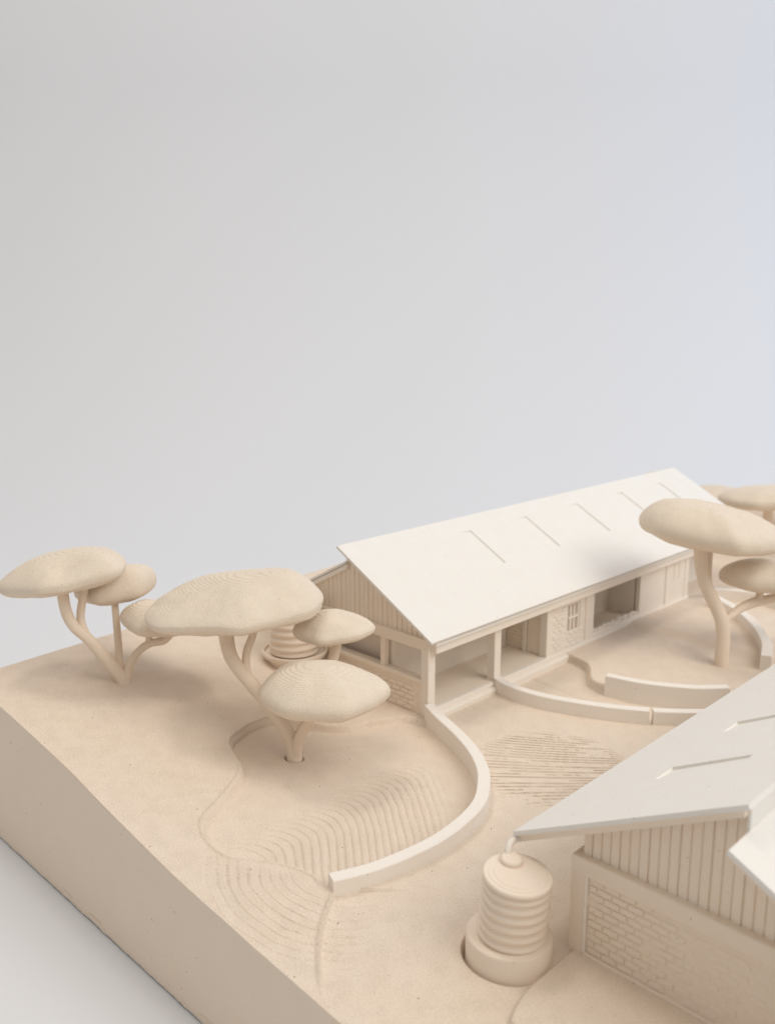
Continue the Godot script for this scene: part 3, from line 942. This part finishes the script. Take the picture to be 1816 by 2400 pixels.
func build_long_house() -> void:
	var h := thing("long_house", "long white model house at the back with a bright roof, open porch and clapboard gable", "house", Vector3(11.5, 0, -5.3))
	var W: Material = M.wall
	var T: Material = M.house
	# floor and kerb
	bx("floor_slab", Vector3(0.06, -0.7, -10.5), Vector3(23.45, 0.40, 0.05), T, h)
	bx("kerb", Vector3(0.42, -0.7, -0.02), Vector3(23.5, 0.26, 0.34), W, h, 0.09)
	bx("sill_strip", Vector3(0.42, 0.2, -0.12), Vector3(23.46, 0.45, 0.14), W, h, 0.04)
	# posts and beam
	bx("post", Vector3(0, -0.6, -0.45), Vector3(0.46, 3.58, 0.0), W, h, 0.03)
	bx("post", Vector3(4.57, 0.3, -0.45), Vector3(5.05, 3.5, 0.01), W, h, 0.03)
	bx("beam", Vector3(0.16, 3.0, -0.05), Vector3(30.7, 3.4, 0.31), W, h, 0.03)
	bx("gutter", Vector3(0.02, 3.395, -0.1), Vector3(30.8, 3.565, 0.43), M.roof, h, 0.03)
	# gable facing left: dado of bricks, sill, plate, boarding
	var dado := bx("dado_wall", Vector3(0.07, -0.6, -10.2), Vector3(0.4, 1.5, -0.45), T, h, 0.01)
	brick_panel(dado, 0.065, -5.95, -0.47, 0.12, 1.46, 0.50, 0.225, 3, T)
	bx("sill", Vector3(-0.03, 1.5, -10.2), Vector3(0.5, 1.68, -0.44), T, h, 0.03)
	bx("plate", Vector3(-0.01, 3.06, -10.6), Vector3(0.45, 3.57, -0.02), T, h, 0.02)
	bx("post", Vector3(0.01, -0.4, -10.6), Vector3(0.45, 3.1, -10.15), T, h)
	bx("mullion", Vector3(0.08, 1.6, -3.0), Vector3(0.36, 3.1, -2.72), T, h)
	var line := func(z: float) -> float:
		return minf(3.62 + (0.35 - z) * 0.535, 6.10 + (z + 5.12) * 0.538 if z < -5.0 else 99.0) - (0.13 if z < -5.0 else 0.2)
	cladding(h, 0.14, 0.3, -10.4, -0.1, 3.55, line, 0.30, T)
	# roofs; the court side stands higher than the far side
	var pk := []
	for x in [7.95, 12.7, 17.7, 22.65, 27.45]:
		pk.append([x - 0.85, x, -2.06, -4.36])
	roof_sheet("roof_front", h, -0.4, 31.0, Vector2(3.71, 0.55), Vector2(6.88, -5.29), 0.11, pk)
	roof_sheet("roof_back", h, -0.05, 30.8, Vector2(2.85, -11.2), Vector2(6.12, -5.12), 0.11, [])
	for k in 8:
		# the strip under the ridge is open between short studs
		bx("clerestory_stud", Vector3(0.1 + k * 4.3, 5.7, -5.22), Vector3(0.4 + k * 4.3, 6.72, -5.08), W, h, 0.01)
	var bb := MB.new()
	bb.prism([Vector2(6.0, -5.05), Vector2(2.72, -11.15), Vector2(2.5, -11.15), Vector2(5.76, -5.05)], 0, -0.02, 0.13)
	obj("bargeboard", bb, W, h)
	# rooms
	bx("partition", Vector3(0.5, 0.35, -2.85), Vector3(8.9, 3.4, -2.6), W, h)
	bx("partition", Vector3(0.95, 0.35, -10.2), Vector3(1.15, 3.4, -2.85), W, h)
	bx("back_wall", Vector3(0.1, -0.6, -10.6), Vector3(30.6, 3.3, -10.3), W, h)
	# porch side wall facing left: bricks, jamb, panelled door with a round light
	var side := bx("porch_wall", Vector3(8.92, 0.35, -2.7), Vector3(9.2, 3.45, -0.02), T, h, 0.02)
	brick_panel(side, 8.92, -2.6, -1.55, 0.5, 3.3, 0.46, 0.2, 8, T)
	bx("door_post", Vector3(8.78, 0.38, -1.55), Vector3(9.0, 3.4, -1.3), W, h)
	var door := bx("door", Vector3(8.86, 0.4, -1.28), Vector3(8.95, 3.4, -0.5), T, h)
	var ro := MB.new()
	ro.tube([Vector4(8.8, 2.75, -0.9, 0.25), Vector4(8.9, 2.75, -0.9, 0.25)], 24)
	obj("round_light", ro, T, door)
	bx("jamb", Vector3(8.75, 0.38, -0.46), Vector3(9.12, 3.45, -0.0), W, h)
	# front wall with a barred window
	var fw := MB.new()
	fw.box(Vector3(9.1, 0.38, -0.4), Vector3(10.6, 3.45, -0.05), 0.01)
	fw.box(Vector3(11.72, 0.38, -0.4), Vector3(12.2, 3.45, -0.05), 0.01)
	fw.box(Vector3(10.59, 0.38, -0.4), Vector3(11.73, 1.33, -0.052), 0.01)
	fw.box(Vector3(10.59, 2.7, -0.4), Vector3(11.73, 3.45, -0.052), 0.01)
	var front := obj("front_wall", fw, W, h)
	brick_front(front, -0.06, 9.15, 10.5, 0.5, 3.0, 0.44, 0.2, 5, W)
	brick_front(front, -0.06, 10.5, 12.2, 0.5, 1.3, 0.44, 0.2, 6, W)
	var win := bx("window", Vector3(10.6, 1.33, -0.38), Vector3(11.72, 2.7, -0.26), W, h, 0.01)
	for x in [10.78, 11.1, 11.5]:
		bx("glazing_bar", Vector3(x, 1.34, -0.27), Vector3(x + 0.14, 2.69, -0.03), W, win, 0.02)
	bx("glazing_bar", Vector3(10.68, 1.95, -0.27), Vector3(11.62, 2.08, -0.035), W, win, 0.02)
	bx("pilaster", Vector3(12.2, 0.38, -0.42), Vector3(12.95, 3.45, 0.03), W, h)
	# wide opening with a low wall, then the plain bay and the windowed end bay
	var low := bx("low_wall", Vector3(12.95, 0.38, -0.4), Vector3(17.8, 0.62, -0.04), W, h)
	var rr := RandomNumberGenerator.new()
	rr.seed = 12
	var stone := MB.new()
	stone.box(Vector3(-0.16, -0.09, -0.12), Vector3(0.16, 0.09, 0.12), 0.06)
	var stone_mesh := stone.mesh(Vector3.ZERO)
	for k in 22:
		piece("coping_stone", stone_mesh, Vector3(13.15 + k * 0.21, 0.68 + rr.randf_range(-0.03, 0.04), -0.2 + rr.randf_range(-0.08, 0.08)), W, low, Vector3(rr.randf_range(-0.3, 0.3), rr.randf_range(-0.6, 0.6), rr.randf_range(-0.3, 0.3)))
	bx("partition", Vector3(17.8, 0.35, -2.8), Vector3(18.1, 3.45, -0.3), W, h)
	bx("partition", Vector3(9.2, 0.35, -2.3), Vector3(17.8, 3.4, -2.05), W, h)
	bx("front_panel", Vector3(17.8, 0.38, -0.4), Vector3(20.68, 3.45, -0.05), W, h)
	bx("front_panel", Vector3(20.74, 0.38, -0.4), Vector3(23.45, 3.45, -0.03), W, h)
	for x in [21.55, 22.15]:
		var w := bx("window", Vector3(x, 1.75, -0.1), Vector3(x + 0.3, 3.0, -0.005), W, h)
		bx("glazing_bar", Vector3(x + 0.11, 1.8, -0.05), Vector3(x + 0.19, 2.95, 0.03), W, w)
	bx("corner_post", Vector3(23.0, 0.3, -0.42), Vector3(23.46, 3.45, 0.02), W, h)
	bx("end_wall", Vector3(23.1, -0.5, -10.3), Vector3(23.44, 3.5, -0.42), W, h)
	bx("rear_wing", Vector3(23.44, -0.5, -10.3), Vector3(30.6, 3.4, -1.9), W, h)

func build_near_house() -> void:
	var h := thing("near_house", "near model house at the lower right with brick gable panel and grey lit roof slope", "house", Vector3(-8.3, 0, 12.7))
	var W: Material = M.wall
	var T: Material = M.house
	var gx := -8.3
	bx("back_wall", Vector3(-7.9, -0.6, 12.7), Vector3(16.0, 3.0, 13.1), W, h)
	bx("corner_post", Vector3(gx, -0.5, 12.69), Vector3(gx + 0.5, 2.5, 13.14), T, h, 0.03)
	bx("plate", Vector3(gx - 0.01, 2.46, 12.68), Vector3(gx + 0.5, 2.97, 22.0), T, h, 0.03)
	bx("plinth", Vector3(gx - 0.005, -0.5, 13.13), Vector3(gx + 0.5, 0.2, 22.0), T, h, 0.03)
	bx("frame_strip", Vector3(gx - 0.02, 0.18, 13.12), Vector3(gx + 0.3, 2.48, 13.2), M.garden, h, 0.02)
	var panel := bx("brick_panel", Vector3(gx + 0.1, 0.1, 13.1), Vector3(gx + 0.4, 2.5, 22.0), T, h, 0.01)
	brick_panel(panel, gx + 0.10, 13.22, 19.6, 0.21, 2.47, 0.46, 0.205, 14, T, 0.04, 0.030)
	var line := func(z: float) -> float:
		return (3.05 + (z - 11.0) * 0.5276 if z < 17.3 else 5.65 - (z - 17.35) * 0.5276) - 0.24
	cladding(h, gx + 0.22, 0.3, 12.9, 22.0, 2.9, line, 0.27, T)
	var pk := []
	for x in [-0.27, -4.52, 3.98, 8.2]:
		pk.append([x - 1.0, x, 13.5, 15.75])
	roof_sheet("roof_back", h, -8.68, 17.0, Vector2(3.05, 11.0), Vector2(6.42, 17.37), 0.13, pk)
	roof_sheet("roof_front", h, -9.5, 17.0, Vector2(2.4, 23.6), Vector2(5.66, 17.36), 0.13, [])
	bx("clerestory", Vector3(-8.4, 5.3, 17.28), Vector3(16.8, 6.3, 17.36), M.roof, h, 0.01)
	# bargeboard under the edge of the roof
	var bb := MB.new()
	bb.prism([Vector2(2.92, 11.08), Vector2(6.26, 17.28), Vector2(6.02, 17.28), Vector2(2.72, 11.08)], 0, -8.58, -8.4)
	obj("bargeboard", bb, T, h)
	var b2 := MB.new()
	b2.prism([Vector2(5.5, 17.42), Vector2(2.3, 23.5), Vector2(2.05, 23.5), Vector2(5.25, 17.42)], 0, -9.3, -9.1)
	obj("bargeboard", b2, T, h)
	bx("gutter", Vector3(-8.66, 2.76, 10.92), Vector3(16.9, 2.9, 11.2), M.roof, h, 0.04)
	# downspout from the gutter into the tank
	var d := MB.new()
	d.tube([Vector4(-8.7, 2.84, 11.05, 0.10), Vector4(-8.95, 2.8, 11.1, 0.10), Vector4(-9.1, 2.66, 11.16, 0.10), Vector4(-9.14, 2.45, 11.2, 0.11)], 16)
	obj("downspout", d, W, h)

# ------------------------------------------------------------------ tanks
func tank(called: String, label: String, at: Vector3, k: float, lean: Vector3, near: bool) -> void:
	var t := thing(called, label, "water tank", at, "ribbed water tanks")
	var o := Vector3.ZERO
	var base := MB.new()
	base.lathe([Vector2(0.0, -0.6), Vector2(1.18, -0.6), Vector2(1.18, 0.56), Vector2(1.15, 0.61), Vector2(1.09, 0.63), Vector2(0.0, 0.63)] if near else
		[Vector2(0.0, -0.6), Vector2(1.0, -0.6), Vector2(1.02, 0.25), Vector2(1.2, 0.36), Vector2(1.24, 0.5), Vector2(1.21, 0.55), Vector2(1.15, 0.52), Vector2(1.12, 0.42), Vector2(0.0, 0.42)], 96)
	var body := MB.new()
	var prof: Array[Vector2] = [Vector2(0.0, 0.5), Vector2(0.93, 0.5)]
	var ribs := 6
	for i in ribs * 10 + 1:
		var f := i / 10.0
		var w := 0.5 - 0.5 * cos(TAU * f)
		prof.append(Vector2(0.875 + 0.085 * w - 0.02 * f / ribs, 0.62 + 1.72 * f / ribs))
	prof.append_array([Vector2(0.94, 2.38), Vector2(0.94, 2.45), Vector2(0.91, 2.485)])
	prof.append_array([Vector2(0.80, 2.487), Vector2(0.79, 2.50), Vector2(0.66, 2.50), Vector2(0.65, 2.512)])
	prof.append(Vector2(0.0, 2.513))
	body.lathe(prof, 96)
	var hood := MB.new()
	hood.lathe([Vector2(0.30, 2.46), Vector2(0.30, 2.60), Vector2(0.26, 2.64), Vector2(0.0, 2.65)], 40)
	var stub := MB.new()
	stub.tube([Vector4(-0.75, 0.1, -0.70, 0.13), Vector4(-0.95, 0.1, -0.88, 0.13), Vector4(-1.02, 0.1, -0.95, 0.10)], 16)
	for p in ([["base", base], ["ribbed_body", body], ["inlet_cap", hood]] if near else [["base", base], ["ribbed_body", body], ["inlet_cap", hood], ["outlet_stub", stub]]):
		var b: MB = p[1]
		for i in b.v.size():
			b.v[i] = b.v[i] * k + (at + (Vector3(0.25, 0, -0.42) * k if p[0] == "inlet_cap" else o))
		var m := obj(p[0], b, M.tank, t)
		if p[0] != "base":
			m.rotation = lean
			m.position = Vector3(0, 0.0, 0)

func build_tanks() -> void:
	tank("water_tank", "near ribbed round tank under the roof corner of the near house", Vector3(-9.48, 0, 11.57), 1.0, Vector3(0.085, 0, -0.01), true)
	tank("water_tank", "ribbed round tank in a dished base behind the tree crowns beside the long house gable", Vector3(-1.55, ground(-1.5, -7.0) - 0.02, -7.05), 1.24, Vector3.ZERO, false)

# ------------------------------------------------------------------ the whole
func _ready() -> void:
	# camera
	var cam := Camera3D.new()
	cam.name = "camera"
	add_child(cam)
	var eye := Vector3(-27.53, 17.0, 24.75) * CM
	var fwd := Vector3(0.6958, -0.2070, -0.6876)
	cam.look_at_from_position(eye, eye + fwd, Vector3.UP)
	cam.keep_aspect = Camera3D.KEEP_HEIGHT
	cam.near = 0.01
	cam.far = 20.0
	var at := CameraAttributesPhysical.new()
	at.frustum_focal_length = 21.51
	at.frustum_focus_distance = 0.32
	at.frustum_near = 0.01
	at.frustum_far = 20.0
	at.exposure_aperture = 11.0
	cam.attributes = at
	cam.fov = 58.33
	# room light: dim warm surroundings, a tall window to the right, a ceiling light above
	var we := WorldEnvironment.new()
	we.name = "environment"
	var env := Environment.new()
	env.background_mode = Environment.BG_COLOR
	env.background_color = Color(0.672, 0.660, 0.645)
	env.tonemap_mode = Environment.TONE_MAPPER_LINEAR
	env.tonemap_exposure = 1.06
	env.sdfgi_enabled = true
	env.ssao_enabled = true
	env.ssil_enabled = true
	we.environment = env
	add_child(we)
	area_light("window_light", Vector3(22, 118, 112), Vector3(0, 0, 0), Vector2(1.1, 1.1), 1.15, Color(1.0, 0.985, 0.955))
	area_light("ceiling_light", Vector3(-6, 150, -46), Vector3(-2, 0, 0), Vector2(0.3, 0.3), 0.34, Color(1.0, 0.965, 0.92))

	area_light("white_ceiling_glow", Vector3(15, 175, -5), Vector3(12, 0, -5), Vector2(2.2, 2.2), 0.55, Color(1.0, 0.985, 0.965))
	area_light("side_window_light", Vector3(118, 48, 36), Vector3(60, 10, -30), Vector2(0.7, 0.9), 0.20, Color(0.46, 0.72, 1.0))

	make_materials()
	prepare_terrain()
	build_backdrop()
	build_terrain()
	build_long_house()
	build_near_house()
	curved_wall("garden_wall", "white curved wall sweeping round the scooped garden from the long house corner", wall_a, 0.46, [0.72, 0.66], -0.6, 0.03)
	curved_wall("garden_wall", "curved wall from the porch post to a slanted joint beside the near roof", wall_b, 0.42, [0.62, 0.62], -0.6)
	curved_wall("garden_wall", "short wall continuing past the slanted joint and vanishing behind the near roof", [Vector2(6.52, 7.06), Vector2(7.6, 8.3), Vector2(8.9, 9.5), Vector2(10.3, 10.5)], 0.42, [0.60, 0.60], -0.6)
	curved_wall("garden_wall", "low retaining wall along the front of the raised deck", [Vector2(7.97, 3.9), Vector2(8.25, 5.2), Vector2(8.72, 6.3), Vector2(9.5, 7.5), Vector2(10.55, 8.5)], 0.42, [0.9, 0.9], -0.6)
	curved_wall("garden_wall", "far bright-topped curved wall behind the deck tree, ending in a square end", [Vector2(22.9, 1.9), Vector2(22.0, 3.3), Vector2(21.2, 4.3), Vector2(20.1, 5.4), Vector2(18.6, 6.55), Vector2(16.95, 7.55), Vector2(15.2, 8.25)], 0.5, [1.0, 1.0], -0.4)
	curved_wall("garden_wall", "low pale kerb wall under the small side crown, beyond the far curved wall", [Vector2(25.2, 0.4), Vector2(26.2, 1.8), Vector2(26.6, 3.4), Vector2(26.2, 5.0)], 0.4, [0.6, 0.6], -0.4)
	build_tanks()
	build_trees()

func area_light(called: String, from: Vector3, to: Vector3, size: Vector2, energy: float, col: Color) -> void:
	var l := AreaLight3D.new()
	l.name = called
	add_child(l)
	l.look_at_from_position(from * CM, to * CM, Vector3.UP if absf((to - from).normalized().y) < 0.95 else Vector3.RIGHT)
	l.area_size = size
	l.area_normalize_energy = true
	l.light_energy = energy
	l.light_color = col
	l.area_range = 8.0
	l.shadow_enabled = true
